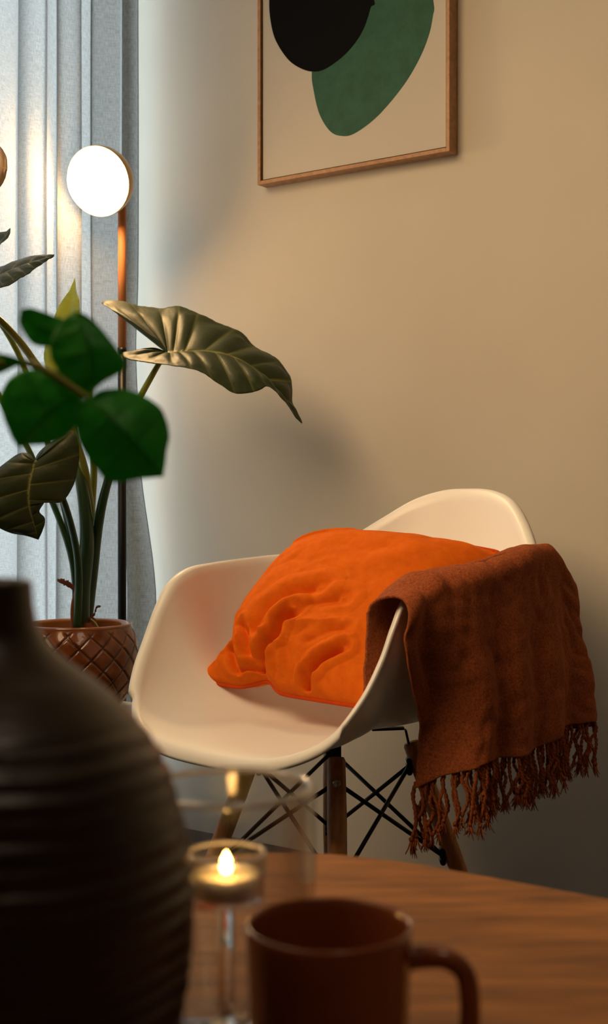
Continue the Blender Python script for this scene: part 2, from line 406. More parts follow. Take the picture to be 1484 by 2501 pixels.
# ------------------------------------------------------------------ plant stand and pot
PD = 2.66; PX = (190-CX)/F*PD
zrim = HC-(1521-YH)/F*PD; zst = .364
PC = Vector((PX, PD, 0))
st = thing('plant_stand', 'small round cream plant stand under the amber diamond-patterned pot', 'stand', PC)
bm = bmesh.new(); lathe(bm, [(0, zst-.02), (.147, zst-.02), (.152, zst-.016), (.152, zst-.004), (.148, zst), (0, zst)], PC, 96); link_mesh('stand_top', bm, mat('cream_lacquer', (.78, .70, .58), .4), st)
for k in range(3):
    an = PI*.5 + k*2*PI/3; d = Vector((math.cos(an), math.sin(an), 0))
    bm = bmesh.new(); tube(bm, [PC+d*.09+Vector((0, 0, zst-.02)), PC+d*.135+Vector((0, 0, .001))], [.012, .009], 14); link_mesh('leg', bm, M_leg, st)
pot = thing('flower_pot', 'amber glazed pot with raised diamond pattern on the plant stand', 'pot', PC+Vector((0, 0, zst)))
rr0 = 132/F*PD; rmax = 147/F*PD
hgt = zrim-zst
prof = cr([(.078, 0, .002), (.102, 0, .03), (.122, 0, .07), (rmax, 0, hgt*.55), (rmax*.985, 0, hgt*.78), (rr0*.995, 0, hgt*.965)], 130)
bm = bmesh.new(); SEG = 320; G = []; Vv = []
for k in range(SEG):
    th = 2*PI*k/SEG; row = []; vr = []
    for p in prof:
        ND = 16; q = p.z/.0235
        u = th/(2*PI)*ND*2
        d1 = abs(((u+q*1.0) % 2)-1); d2 = abs(((u-q*1.0) % 2)-1)     # distance to the two groove families
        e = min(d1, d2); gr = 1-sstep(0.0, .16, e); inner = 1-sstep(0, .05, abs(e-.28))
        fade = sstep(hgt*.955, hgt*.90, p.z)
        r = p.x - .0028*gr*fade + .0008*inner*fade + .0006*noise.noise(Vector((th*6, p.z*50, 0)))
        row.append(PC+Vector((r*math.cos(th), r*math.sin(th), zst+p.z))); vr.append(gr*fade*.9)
    G.append(row); Vv.append(vr)
grid(bm, G, True, 'vein', Vv); link_mesh('pot_body', bm, M_pot, pot)
bm = bmesh.new(); lathe(bm, [(rr0*.992, hgt*.955), (rr0*1.0, hgt*.975), (rr0*.995, hgt*.995), (rr0*.965, hgt), (rr0*.925, hgt*.992), (rr0*.90, hgt*.96), (rr0*.88, hgt*.6), (0, hgt*.58)], PC+Vector((0, 0, zst)), 96)
link_mesh('pot_rim', bm, M_rim, pot)
bm = bmesh.new(); G = []
for i in range(30):
    row = []
    for k in range(49):
        r = rr0*.885*i/29; th = 2*PI*k/48; row.append(PC+Vector((r*math.cos(th), r*math.sin(th), zst+hgt*.80+.004*noise.noise(Vector((r*60*math.cos(th), r*60*math.sin(th), 0))))))
    G.append(row)
grid(bm, G); bmesh.ops.remove_doubles(bm, verts=bm.verts, dist=1e-5); link_mesh('soil', bm, M_soil, pot)

# ------------------------------------------------------------------ leaves
def leaf(name, parent, mid, sideA, sideB, m, nv=7, quilt=.004, bulge=(.012, .012), thick=.0007, N=150, T=26, veinw=.06):
    """mid: midrib [(px,py,Y)], base first. sideX: outline [(px,py,Y,u)] with u = where on the midrib its vein springs."""
    MR = cr([at(*p) for p in mid], 201)
    bm = bmesh.new()
    for si, S in enumerate((sideA, sideB)):
        O = cr([at(*p[:3]) for p in S], N); U = cr([(p[3], 0, 0) for p in S], N)
        G = []; Vv = []
        C = sum(O, Vector())/N - sum(MR, Vector())/201; ax = MR[-1]-MR[0]
        nrm = ax.cross(C).normalized() * (1 if si == 0 else -1)
        if nrm.z < 0: nrm = -nrm
        for i in range(N):
            u = max(0, min(1, U[i].x)); mp = MR[int(round(u*200))]; row = []; vr = []
            w = i/(N-1); ph = w*nv; q = abs(math.sin(PI*ph))**.6; vv = 1-sstep(0, veinw, abs(ph-round(ph)))
            L_ = (O[i]-mp).length
            for j in range(T):
                t = j/(T-1)
                p = mp.lerp(O[i], t) + nrm*(bulge[si]*math.sin(PI*t*.8)*min(1, L_/.05)) + nrm*quilt*(q-.5)*math.sin(PI*min(1, t*1.15))**.7*min(1, L_/.04)
                p += nrm*(.0025*noise.noise(p*30)+.0012*noise.noise(p*110))*t
                row.append(p); vr.append(max(vv*(1-t*.6)*.8, (1-sstep(0, .045, t))*(1 if L_ > .01 else 0)))
            G.append(row); Vv.append(vr)
        V = grid(bm, G, attr='vein' if si == 0 else None, vals=Vv)
        if si == 1:
            Ly = bm.verts.layers.float['vein']
            for a, b in zip(V, Vv):
                for x, y in zip(a, b): x[Ly] = y
    bmesh.ops.remove_doubles(bm, verts=bm.verts, dist=2e-5)
    bmesh.ops.recalc_face_normals(bm, faces=bm.faces)
    return link_mesh(name, bm, m, parent, mods=[solid(thick)])
def stem(name, parent, pts, r0, r1, m, seg=14, n=40):
    P = cr([at(*p) for p in pts], n); bm = bmesh.new(); tube(bm, P, [r0+(r1-r0)*i/(n-1) for i in range(n)], seg); return link_mesh(name, bm, m, parent)

pl = thing('potted_plant', 'large-leaved tropical plant growing from the amber pot by the curtain', 'plant', PC+Vector((0, 0, zst+hgt*.8)))
A = 2.68
leaf('leaf', pl,
     [(408, 862, A), (450, 858, A-.005), (500, 857, A-.01), (560, 868, A-.02), (620, 900, A-.03), (665, 942, A-.04), (700, 985, A-.05), (737, 1033, A-.06)],
     [(408, 862, A, 0), (352, 815, A+.03, 0), (300, 778, A+.06, 0), (262, 753, A+.08, 0), (247, 743, A+.09, 0), (262, 737, A+.10, 0), (300, 740, A+.115, 0), (325, 747, A+.12, .0),
      (375, 755, A+.125, .0), (400, 757, A+.125, .02), (432, 751, A+.125, .05), (455, 757, A+.12, .10), (490, 774, A+.11, .16), (540, 795, A+.095, .24), (592, 818, A+.08, .32), (617, 848, A+.07, .40),
      (655, 868, A+.05, .48), (685, 890, A+.035, .55), (705, 920, A+.02, .62), (712, 950, A+.0, .70), (713, 985, A-.03, .78), (724, 1008, A-.05, .88), (738, 1033, A-.06, 1)],
     [(408, 862, A, 0), (375, 862, A+.005, 0), (335, 861, A+.01, 0), (303, 864, A+.01, 0), (299, 878, A-.01, 0), (330, 887, A-.04, 0), (375, 894, A-.07, 0), (420, 899, A-.09, .03), (455, 903, A-.10, .08),
      (490, 914, A-.105, .15), (530, 940, A-.11, .24), (568, 965, A-.115, .34), (605, 965, A-.11, .42), (635, 956, A-.10, .50), (650, 950, A-.09, .58), (672, 962, A-.08, .68), (700, 992, A-.07, .82), (722, 1024, A-.065, .93), (736, 1035, A-.06, 1)],
     M_leaf, nv=13, quilt=.0085, bulge=(.006, .010))
leaf('leaf', pl,
     [(84, 1128, 2.55), (72, 1175, 2.52), (70, 1225, 2.51), (83, 1280, 2.52), (94, 1318, 2.53)],
     [(84, 1128, 2.55, 0), (95, 1103, 2.58, 0), (125, 1078, 2.60, 0), (170, 1052, 2.62, 0), (186, 1075, 2.61, .02), (190, 1110, 2.60, .10), (186, 1150, 2.59, .22), (176, 1185, 2.58, .34), (156, 1220, 2.56, .46), (135, 1229, 2.55, .52),
      (113, 1221, 2.54, .56), (102, 1235, 2.535, .62), (95, 1250, 2.53, .68), (107, 1266, 2.53, .76), (106, 1285, 2.53, .86), (94, 1318, 2.53, 1)],
     [(84, 1128, 2.55, 0), (76, 1112, 2.57, 0), (60, 1107, 2.57, 0), (40, 1114, 2.56, 0), (0, 1145, 2.53, .05), (-40, 1185, 2.50, .18), (-48, 1230, 2.49, .34), (-30, 1270, 2.49, .5), (0, 1290, 2.50, .65), (30, 1303, 2.51, .78), (65, 1309, 2.52, .9), (94, 1318, 2.53, 1)],
     M_leaf, nv=9, quilt=.0055, bulge=(.008, .014))
leaf('leaf', pl,
     [(-110, 745, 2.460), (-50, 705, 2.460), (0, 672, 2.460), (60, 646, 2.460), (132, 624, 2.460)],
     [(-110, 745, 2.460, 0), (-100, 700, 2.520, .05), (-50, 676, 2.560, .2), (0, 655, 2.560, .4), (40, 640, 2.540, .55), (80, 628, 2.510, .75), (115, 622, 2.480, .92), (133, 621, 2.460, 1)],
     [(-110, 745, 2.460, 0), (-90, 765, 2.420, .1), (-50, 740, 2.380, .25), (0, 708, 2.380, .42), (25, 698, 2.390, .52), (50, 684, 2.400, .62), (75, 671, 2.410, .72), (90, 655, 2.430, .80), (108, 644, 2.440, .88), (132, 627, 2.460, 1)],
     M_leaf, nv=8, quilt=.004, bulge=(.004, .006))
leaf('leaf', pl,
     [(-60, 650, 2.500), (-20, 610, 2.500), (8, 582, 2.500), (25, 558, 2.500)],
     [(-60, 650, 2.500, 0), (-45, 590, 2.540, .2), (-15, 570, 2.540, .5), (10, 567, 2.520, .75), (20, 562, 2.510, .9), (25, 557, 2.500, 1)],
     [(-60, 650, 2.500, 0), (-25, 640, 2.460, .3), (0, 598, 2.470, .6), (14, 586, 2.480, .8), (24, 572, 2.490, .93), (25, 558, 2.500, 1)], M_leaf, nv=5, quilt=.002, bulge=(.002, .002))
leaf('leaf', pl,
     [(165, 985, 2.74), (158, 900, 2.745), (160, 830, 2.75), (170, 760, 2.755), (183, 678, 2.76)],
     [(165, 985, 2.74, 0), (128, 935, 2.76, .1), (110, 880, 2.77, .3), (115, 825, 2.78, .5), (133, 775, 2.78, .65), (152, 735, 2.77, .8), (172, 705, 2.765, .92), (183, 678, 2.76, 1)],
     [(165, 985, 2.74, 0), (215, 960, 2.72, .1), (222, 890, 2.71, .3), (212, 830, 2.71, .5), (197, 770, 2.72, .68), (193, 735, 2.73, .8), (187, 705, 2.745, .92), (183, 678, 2.76, 1)],
     M_leafy, nv=4, quilt=.001, bulge=(.003, .003))['label'] = 'young yellow-green leaf with a fine pointed tip'
leaf('leaf', pl,
     [(-60, 400, 2.3), (-30, 405, 2.3), (0, 410, 2.3), (17, 412, 2.3)],
     [(-60, 400, 2.3, 0), (-40, 350, 2.33, .2), (-12, 355, 2.34, .5), (4, 368, 2.33, .7), (16, 388, 2.31, .9), (18, 412, 2.3, 1)],
     [(-60, 400, 2.3, 0), (-45, 465, 2.27, .2), (-12, 470, 2.27, .5), (2, 462, 2.28, .7), (12, 442, 2.29, .88), (18, 412, 2.3, 1)], M_leafb, nv=4, quilt=.003)['label'] = 'pale beige dried leaf'
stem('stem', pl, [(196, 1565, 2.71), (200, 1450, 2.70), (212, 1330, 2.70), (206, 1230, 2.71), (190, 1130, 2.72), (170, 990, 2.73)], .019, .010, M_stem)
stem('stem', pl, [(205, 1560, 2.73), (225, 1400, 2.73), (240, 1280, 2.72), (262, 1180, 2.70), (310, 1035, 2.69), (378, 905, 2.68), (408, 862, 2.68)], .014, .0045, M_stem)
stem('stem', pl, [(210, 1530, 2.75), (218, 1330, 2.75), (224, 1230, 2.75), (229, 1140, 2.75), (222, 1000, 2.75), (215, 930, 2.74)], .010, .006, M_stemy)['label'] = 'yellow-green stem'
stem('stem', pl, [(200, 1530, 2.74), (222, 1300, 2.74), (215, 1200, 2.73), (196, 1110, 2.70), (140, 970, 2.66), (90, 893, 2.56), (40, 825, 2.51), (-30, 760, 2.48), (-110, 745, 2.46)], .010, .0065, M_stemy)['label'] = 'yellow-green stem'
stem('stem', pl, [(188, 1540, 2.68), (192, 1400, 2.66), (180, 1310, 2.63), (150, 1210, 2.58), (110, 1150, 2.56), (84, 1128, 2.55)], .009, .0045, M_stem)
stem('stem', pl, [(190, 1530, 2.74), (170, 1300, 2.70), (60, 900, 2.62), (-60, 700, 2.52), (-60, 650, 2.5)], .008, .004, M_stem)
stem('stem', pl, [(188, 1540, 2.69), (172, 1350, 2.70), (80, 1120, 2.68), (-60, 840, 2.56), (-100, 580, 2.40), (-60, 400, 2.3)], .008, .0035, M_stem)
# dried sheaths round the foot of the stems
def dry(pts, w, seed):
    P = cr([at(*p) for p in pts], 40); bm = bmesh.new(); G = []
    for i, p in enumerate(P):
        t = i/39; ww = w*(.25+.75*math.sin(PI*min(1, t*1.02)**.8)); row = []
        for j in range(9):
            s = j/8-.5
            q = p + Vector((0, 0, 1))*ww*s*1.6*(1+.6*noise.noise(Vector((i*.5, j*.9, seed)))) + Vector((0, -1, 0))*ww*.6*math.cos(s*3)
            q += Vector((noise.noise(Vector((i*.35, j, seed))), noise.noise(Vector((i*.3, j, seed+5))), noise.noise(Vector((i*.4, j, seed+9)))))*.002
            row.append(q)
        G.append(row)
    grid(bm, G); return link_mesh('dried_sheath', bm, M_dry, pl, mods=[solid(.001)])
dry([(140, 1417, 2.68), (160, 1423, 2.68), (182, 1440, 2.68), (188, 1475, 2.68)], .008, 1)
dry([(246, 1480, 2.70), (236, 1484, 2.70), (230, 1500, 2.70), (217, 1515, 2.70), (205, 1535, 2.70)], .004, 4)
bm = bmesh.new(); tube(bm, cr([at(186, 1440, 2.69), at(178, 1480, 2.68), at(180, 1530, 2.68), at(186, 1560, 2.69)], 20), [.003+.005*i/19 for i in range(20)], 8); link_mesh('dried_sheath', bm, M_dry, pl)
bm = bmesh.new(); lathe(bm, [(.032, -.03), (.028, .0), (.021, .018), (.017, .022), (0, .022)], at(206, 1540, 2.71), 24, fn=lambda t, r, z: (r*(1+.15*math.sin(5*t)), z+.006*math.sin(3*t+1)*(z > .0))); link_mesh('dried_sheath', bm, M_dry, pl)
stem('young_shoot', pl, [(222, 1512, 2.66), (232, 1520, 2.655), (243, 1536, 2.65)], .0016, .0012, M_stemy, 8, 12)

# ------------------------------------------------------------------ armchair
half = [(0, .290, .412), (.09, .288, .415), (.165, .275, .428), (.222, .245, .458), (.252, .212, .510), (.262, .180, .565), (.264, .155, .615), (.264, .128, .655),
        (.268, .085, .676), (.278, .02, .683), (.286, -.06, .688), (.284, -.13, .692), (.258, -.195, .696), (.216, -.255, .718), (.165, -.305, .760), (.112, -.342, .798), (.056, -.362, .816), (0, -.367, .819)]
full = half + [(-r, f, z) for r, f, z in reversed(half[1:-1])]
NR = 256
RIM = cr(full, NR, True)
ac = thing('armchair', 'white moulded plastic tub armchair on wooden dowel legs by the wall', 'chair', CH.copy())
z0s = .428; cen = Vector((0, -.035, z0s))
def shell_pt(rim, t):
    H = rim.z - z0s; d = Vector((rim.x, rim.y, 0)) - Vector((0, cen.y, 0))
    back = sstep(-.10, -.35, rim.y)*max(0, H)
    k1 = .72 - .12*sstep(-.1, -.35, rim.y); k2 = .93-.05*sstep(-.1, -.35, rim.y)
    if H > 0.02: p1 = cen + d*k1; p2 = cen + d*k2 + Vector((0, 0, H*.28))
    else: p1 = cen + d*.6; p2 = cen + d*.90
    p0 = cen; p3 = rim
    if -.02 < H <= .08:
        w = sstep(.02, .08, H); k = .6+.12*w; p1 = cen+d*k; p2 = cen+d*(.90+.03*w)+Vector((0, 0, max(0, H)*.28*w))
    q = (1-t)**3*p0 + 3*(1-t)**2*t*p1 + 3*(1-t)*t*t*p2 + t**3*p3
    q.z -= .010*math.exp(-((q.x)**2+(q.y+.05)**2)/.02)
    return q
bm = bmesh.new(); G = []
TT = 44
for rm in RIM:
    row = [shell_pt(rm, .004 + .996*(j/TT)) for j in range(TT+1)]
    tan = (row[-1]-row[-4]).normalized(); out = Vector((rm.x, rm.y-cen.y, 0)).normalized()
    H = rm.z-z0s
    o2 = (out + Vector((0, 0, -.25))).normalized() if H > .05 else (out*.4+Vector((0, 0, -1))).normalized()
    row += [rm + tan*.003 + o2*.003, rm + tan*.004 + o2*.010, rm+tan*.001+o2*.0155]
    G.append([chair(*p) for p in row])
V = grid(bm, G, True)
bm.faces.new([V[i][0] for i in range(NR)])
bmesh.ops.recalc_face_normals(bm, faces=bm.faces)
link_mesh('shell', bm, M_shell, ac, mods=[solid(.0068, 0)])
LT, ZT, LF = .092, .392, .195
corners = [(1, 1), (-1, 1), (-1, -1), (1, -1)]
def legp(s, z):
    t = 1-z/ZT; r = LT+(LF-LT)*t; return chair(s[0]*r, s[1]*r, z)
for s in corners:
    bm = bmesh.new(); P = [legp(s, z) for z in (ZT, ZT-.004, .30, .20, .06, .004, .001)]
    tube(bm, P, [.0125, .0145, .0158, .0150, .0115, .0105, .009], 24); lg = link_mesh('leg', bm, M_leg, ac)
    # bracket: a folded steel strap from below the shell onto the leg
    bm = bmesh.new()
    inn = chair(s[0]*.045, s[1]*.045, .412); top = chair(s[0]*(LT-.008), s[1]*(LT-.008), .414); dn = legp(s, .335)
    side = (chair(s[0], -s[1], 0)-chair(0, 0, 0)).normalized()*.008
    outw = (chair(s[0], s[1], 0)-chair(0, 0, 0)).normalized()
    for p, q, th_ in ((inn, top, Vector((0, 0, .004))), (top, dn - outw*.0150, outw*.004)):
        box_pts(bm, [p-side, q-side, q+side, p+side, p-side+th_, q-side+th_, q+side+th_, p+side+th_])
    link_mesh('bracket', bm, M_black, ac, smooth=False, mods=[bevel(.001, 1)])
    bm = bmesh.new(); c = legp(s, .357); ow = outw
    tube(bm, [c+ow*.012, c+ow*.0185], [.0065, .0058], 16); tube(bm, [c+ow*.0185, c+ow*.0195], [.003, .003], 6); link_mesh('bolt', bm, M_alu, lg)
    for zz in (.352, .200):
        bm = bmesh.new(); c = legp(s, zz) - outw*.018
        for k in range(3): tube(bm, [c+Vector((0, 0, .009-.009*k))-side*1.4, c+Vector((0, 0, .009-.009*k))+side*1.4], .0052, 10)
        link_mesh('strut_clip', bm, M_black, ac)
for i in range(4):
    a, b = corners[i], corners[(i+1) % 4]
    for s, e in ((a, b), (b, a)):
        bm = bmesh.new(); o1 = (chair(s[0], s[1], 0)-chair(0, 0, 0)).normalized()*.018; o2 = (chair(e[0], e[1], 0)-chair(0, 0, 0)).normalized()*.018
        tube(bm, [legp(s, .352)-o1, legp(e, .200)-o2], .0036, 12); link_mesh('strut', bm, M_black, ac)

# ------------------------------------------------------------------ cushion
BL, BR, TL, TR = (-.248, .095, .482), (.165, .050, .470), (-.150, -.105, .735), (.163, -.240, .712)
cu = thing('cushion', 'bright orange velvet cushion slumped in the white armchair', 'cushion', chair(0, 0, .45))
pxBL, pxBR, pxTL, pxTR = (490, 1690), (985, 1760), (775, 1312), (1185, 1336)
def inv_uv(x, y):
    u = v = .5
    for _ in range(30):
        X = lambda k: (1-u)*(1-v)*pxBL[k]+u*(1-v)*pxBR[k]+(1-u)*v*pxTL[k]+u*v*pxTR[k]
        du = [(1-v)*(pxBR[k]-pxBL[k])+v*(pxTR[k]-pxTL[k]) for k in (0, 1)]; dv = [(1-u)*(pxTL[k]-pxBL[k])+u*(pxTR[k]-pxBR[k]) for k in (0, 1)]
        ex, ey = x-X(0), y-X(1); D = du[0]*dv[1]-du[1]*dv[0]
        u += (ex*dv[1]-ey*dv[0])/D; v += (du[0]*ey-du[1]*ex)/D
    return Vector((u, v))
creases = [  # (path px, width, depth)  negative depth = ridge
    ([(679, 1700), (684, 1672), (706, 1644), (733, 1624), (752, 1598), (790, 1566)], .026, .022),
    ([(800, 1722), (841, 1681), (908, 1654)], .020, .018), ([(760, 1608), (807, 1602), (908, 1597)], .020, -.008),
    ([(672, 1602), (716, 1566), (773, 1532), (850, 1520)], .035, .011), ([(585, 1637), (622, 1684), (668, 1700)], .018, .014),
    ([(632, 1590), (645, 1637), (674, 1690)], .022, .012), ([(612, 1600), (618, 1645), (640, 1680)], .014, -.006),
    ([(655, 1600), (662, 1650), (678, 1690)], .012, -.006), ([(773, 1342), (827, 1326), (880, 1318)], .018, .009),
    ([(760, 1365), (830, 1340), (900, 1332)], .02, -.005), ([(807, 1700), (811, 1755)], .014, .008), ([(760, 1640), (772, 1690), (778, 1745)], .016, .007),
    ([(740, 1650), (745, 1700)], .013, -.006), ([(830, 1700), (850, 1750)], .016, -.007), ([(780, 1590), (830, 1560), (905, 1545)], .03, .009),
    ([(700, 1460), (780, 1440), (860, 1450)], .05, .004), ([(640, 1530), (700, 1470), (760, 1410)], .03, .004), ([(880, 1400), (950, 1420), (1000, 1400)], .04, .005),
    ([(1130, 1318), (1160, 1335), (1185, 1345)], .02, .010), ([(540, 1665), (560, 1700)], .012, .005), ([(570, 1650), (590, 1700)], .012, .006), ([(1050, 1315), (1060, 1370)], .03, .004),
    ([(690, 1610), (720, 1640), (712, 1690)], .016, -.008), ([(820, 1640), (870, 1620), (920, 1615)], .018, .008), ([(700, 1700), (735, 1720), (790, 1755)], .016, -.004)]
CRS = [([inv_uv(*p) for p in path], w*1.15, d*(1 if abs(d) > .0085 else .6)) for path, w, d in creases]
def segdist(p, a, b):
    ab = b-a; t = max(0, min(1, (p-a).dot(ab)/ab.dot(ab))); return (p-a-ab*t).length
def crease(u, v):
    p = Vector((u, v)); s = 0
    for P, w, d in CRS:
        d *= 1.4
        dm = min(segdist(p, P[i], P[i+1]) for i in range(len(P)-1))
        if dm < 3*w:
            e0 = min(1, (p-P[-1]).length/.04+.15)
            s -= d*math.exp(-(dm/(w*.8))**1.25)*e0 - .30*d*math.exp(-((dm-1.9*w)/w)**2)
    return s
Nrm = (chair(*BR)-chair(*BL)).cross(chair(*TL)-chair(*BL)).normalized()
if Nrm.y > 0: Nrm = -Nrm
cBL, cBR, cTL, cTR = chair(*BL), chair(*BR), chair(*TL), chair(*TR)
mid_pt = (cBL+cBR+cTL+cTR)/4
NPW = 190
def pil_base(u, v):
    # edges bow: sides pull inwards, corners stay; the top edge swells
    p = (1-u)*(1-v)*cBL+u*(1-v)*cBR+(1-u)*v*cTL+u*v*cTR
    ex = (cBR-cBL).normalized(); ey = (cTL-cBL).normalized()
    su, sv = 4*u*(1-u), 4*v*(1-v)
    p = p + ex*(1-u)**2*(.034*math.exp(-((v-.20)/.13)**2) - .030*math.sin(PI*v)*v) + ey*(.012*su*v*v)
    p += ey*(.020*math.exp(-((u-.36)/.07)**2)*max(0, 1-v*5)) - ex*.0
    return p
def pil_thick(u, v):
    a = min(1, 1-abs(2*u-1)**3.2); b = min(1, 1-abs(2*v-1)**3.2)
    return max(0, a*b)**.55
bm = bmesh.new()
for sgn, T in ((1, .082), (-1, .050)):
    G = []
    n = NPW if sgn > 0 else 60
    for i in range(n+1):
        row = []
        for j in range(n+1):
            u, v = i/n, j/n; th = pil_thick(u, v)
            p = pil_base(u, v) + Nrm*sgn*T*th*(1+.25*(v-.4) if sgn > 0 else 1)
            if sgn > 0:
                ed = min(1, min(u, v, 1-u, 1-v)/.03)
                p += Nrm*(crease(u, v)*ed + .004*noise.noise(Vector((u*6, v*6, 0)))*th + .0012*noise.noise(Vector((u*22, v*22, 4)))*th)
            row.append(p)
        G.append(row)
    grid(bm, G)
bmesh.ops.recalc_face_normals(bm, faces=bm.faces)
link_mesh('cushion_cover', bm, M_velvet, cu)
bm = bmesh.new(); loop = []
for k in range(60): loop.append(pil_base(k/60, 0))
for k in range(60): loop.append(pil_base(1, k/60))
for k in range(60): loop.append(pil_base(1-k/60, 1))
for k in range(60): loop.append(pil_base(0, 1-k/60))
tube(bm, loop, .0042, 10, closed=True); link_mesh('piping', bm, M_piping, cu)

# ------------------------------------------------------------------ throw over the arm
thr = thing('throw_blanket', 'rust brown fringed throw draped over the arm of the white chair', 'blanket', chair(.31, -.07, .40))
def rim_at(f):      # right rim of the chair at forward position f  (r, z)
    pts = [(p[1], p[0], p[2]) for p in half[5:]]
    pts.sort()
    for a, b in zip(pts, pts[1:]):
        if a[0] <= f <= b[0]:
            t = (f-a[0])/(b[0]-a[0]); return a[1]+(b[1]-a[1])*t, a[2]+(b[2]-a[2])*t
    return pts[0][1:] if f < pts[0][0] else pts[-1][1:]
FF0, FF1 = .158, -.280
def throw_pt(s, t, layer=0):
    """s 0..1 from the front edge to the back edge; t 0..1 from the inner hem over the rim to the outer hem"""
    f = FF0+(FF1-FF0)*s
    fr = min(f, .12); r, z = rim_at(max(fr, -.20))
    r = max(min(r, .286), .284-.010*sstep(-.12, -.28, f)) if f < -.06 else min(r, .286)
    top = z+.012+.018*math.exp(-((f+.15)/.10)**2)-.0*s
    if f > .12: top -= .10*(f-.12)/.04*.14
    top -= .055*sstep(-.21, -.292, f)
    hem = .400+.030*s-.030*max(0, 1-s/.3) + .006*math.sin(9*s)
    inner_len = .13-.10*sstep(.0, .45, s)
    cap = .055
    outer_len = top-hem
    L = inner_len+cap+outer_len; d = t*L
    crown = .030+.012*math.sin(3*s+1)
    if d < inner_len: rr = r-crown+.0; zz = top-.020-(inner_len-d); k = 0
    elif d < inner_len+cap:
        k = (d-inner_len)/cap; an = PI*(1-k); rr = r+.004+math.cos(an)*crown*(1 if k < .5 else .75); zz = top-.020+.022*math.sin(an)
    else:
        k = (d-inner_len-cap)/outer_len; rr = r+.004+crown*.75+.022*sstep(0, 1, k); zz = top-.020-(outer_len-.02)*k
    if d > inner_len+cap*.5:
        kk = max(0, (d-inner_len-cap*.5)/(outer_len+cap*.5))
        g = kk**.8
        # folds hanging down the outside
        rr += g*(.020*math.exp(-((s-.20-.10*(1-kk))/.10)**2) - .012*math.exp(-((s-.40)/.05)**2) + .008*math.sin(s*26+1.5*kk)*(s > .3)*sstep(.3, .5, s) + .002*math.exp(-((s-.98)/.06)**2))
        rr += -.010*math.exp(-((s-.07-.05*kk)/.035)**2)*math.exp(-((kk-.42)/.3)**2)
        f += g*(.006*math.sin(5*kk+1)) + .010*(1-s)**4*math.sin(kk*6+.5) - .012*sstep(.85, 1, s)*kk
        rr += .010*math.exp(-((s-.03)/.04)**2)*math.exp(-((kk-.10)/.08)**2)
        w_ = max(0, 1-s/.30)*sstep(.10, .95, kk); rr -= .062*w_; f -= .058*w_
    else:
        f += .012*(1-s)**3; rr += .006*math.sin(14*s+9*t)
    n = noise.noise(Vector((s*7, t*5, 2))); n2 = noise.noise(Vector((s*22, t*16, 7))); n3 = noise.noise(Vector((s*9+t*5, t*26, 11)))
    rr += .0055*n+.0030*n2; zz += .0025*n3 + (.003*n2 if inner_len < d < inner_len+cap else 0)
    return chair(rr, f, zz)
bm = bmesh.new(); NS, NT = 130, 170
G = [[throw_pt(i/NS, j/NT) for j in range(NT+1)] for i in range(NS+1)]
grid(bm, G); bmesh.ops.recalc_face_normals(bm, faces=bm.faces)
link_mesh('throw_cloth', bm, M_throw, thr, mods=[solid(.0045, 1)])
# the folded-under second layer that shows at the back edge
bm = bmesh.new(); G = []
for i in range(41):
    row = []
    for j in range(80):
        t = .42+.58*j/79; p = throw_pt(.80+.20*i/40, t); off = (chair(-.4, -.75, 0)-chair(0, 0, 0)).normalized()
        row.append(p + off*(.012+.028*math.sin(PI*min(1, (j/79)*1.1+.02))*(i/40)) + Vector((0, 0, -.010)))
    G.append(row)
grid(bm, G); link_mesh('folded_layer', bm, M_throw, thr, mods=[solid(.004, 0)])
rnd = random.Random(3)
for k in range(86):
    s = min(1, max(0, (k+.5)/86 + rnd.uniform(-.006, .006))); p0 = throw_pt(s, 1.0)+Vector((0, 0, .004))
    back = k % 3 == 2
    if back: p0 = p0 + (chair(-1, 0, 0)-chair(0, 0, 0))*.012
    ln = rnd.uniform(.062, .085)*(1.08 if s < .3 else .92); bm = bmesh.new()
    sway = [rnd.uniform(-1, 1)*.006 for _ in range(4)]
    ctrl = [p0] + [p0 + Vector((sway[q], sway[(q+2) % 4]*.5, -ln*(q+1)/4)) for q in range(4)]
    P = cr(ctrl, 26)
    for w in range(2):          # two plies twisted round each other
        Q = [p + Vector((math.cos(i*1.25+w*PI), math.sin(i*1.25+w*PI), 0))*.0014 for i, p in enumerate(P)]
        tube(bm, Q, .0019, 5)
    c = P[-1]; tube(bm, [c+Vector((0, 0, .004)), c+Vector((0, 0, .001)), c-Vector((0, 0, .003))], [.0022, .0038, .0022], 7)
    for q in range(9):          # frayed tip
        an = rnd.uniform(0, 2*PI); sp = rnd.uniform(.002, .011); e = c + Vector((math.cos(an)*sp, math.sin(an)*sp, -rnd.uniform(.012, .024)))
        tube(bm, [c, c.lerp(e, .5)+Vector((0, 0, -.003)), e], [.0011, .0009, .0004], 4)
    link_mesh('tassel', bm, M_throw, thr)

# ------------------------------------------------------------------ coffee table
ZT_ = .4975
outl = [(-.30, .83), (-.243, .915), (-.20, .985), (-.155, 1.045), (-.10, 1.085), (-.036, 1.103), (.012, 1.101), (.045, 1.092), (.092, 1.071), (.152, 1.031), (.235, .973)]
p1 = Vector((.235, .973, 0)); p2 = p1 + E1*.45; p3 = p2 + E2*1.0; p4 = Vector((-.30, .83, 0)) + E2*.42
poly = [Vector((x, y, 0)) for x, y in outl]
cv = cr(poly, 80)
def round_corner(p, q, r, n=8, rad=.10):
    a = p+(q-p).normalized()*0; out = []
    A = q+(p-q).normalized()*rad; Bp = q+(r-q).normalized()*rad
    for i in range(n+1):
        t = i/n; out.append((1-t)**2*A+2*(1-t)*t*q+t*t*Bp)
    return out
ring = cv + round_corner(p1, p2, p3) + round_corner(p2, p3, p4) + round_corner(p3, p4, Vector((-.30, .83, 0)))
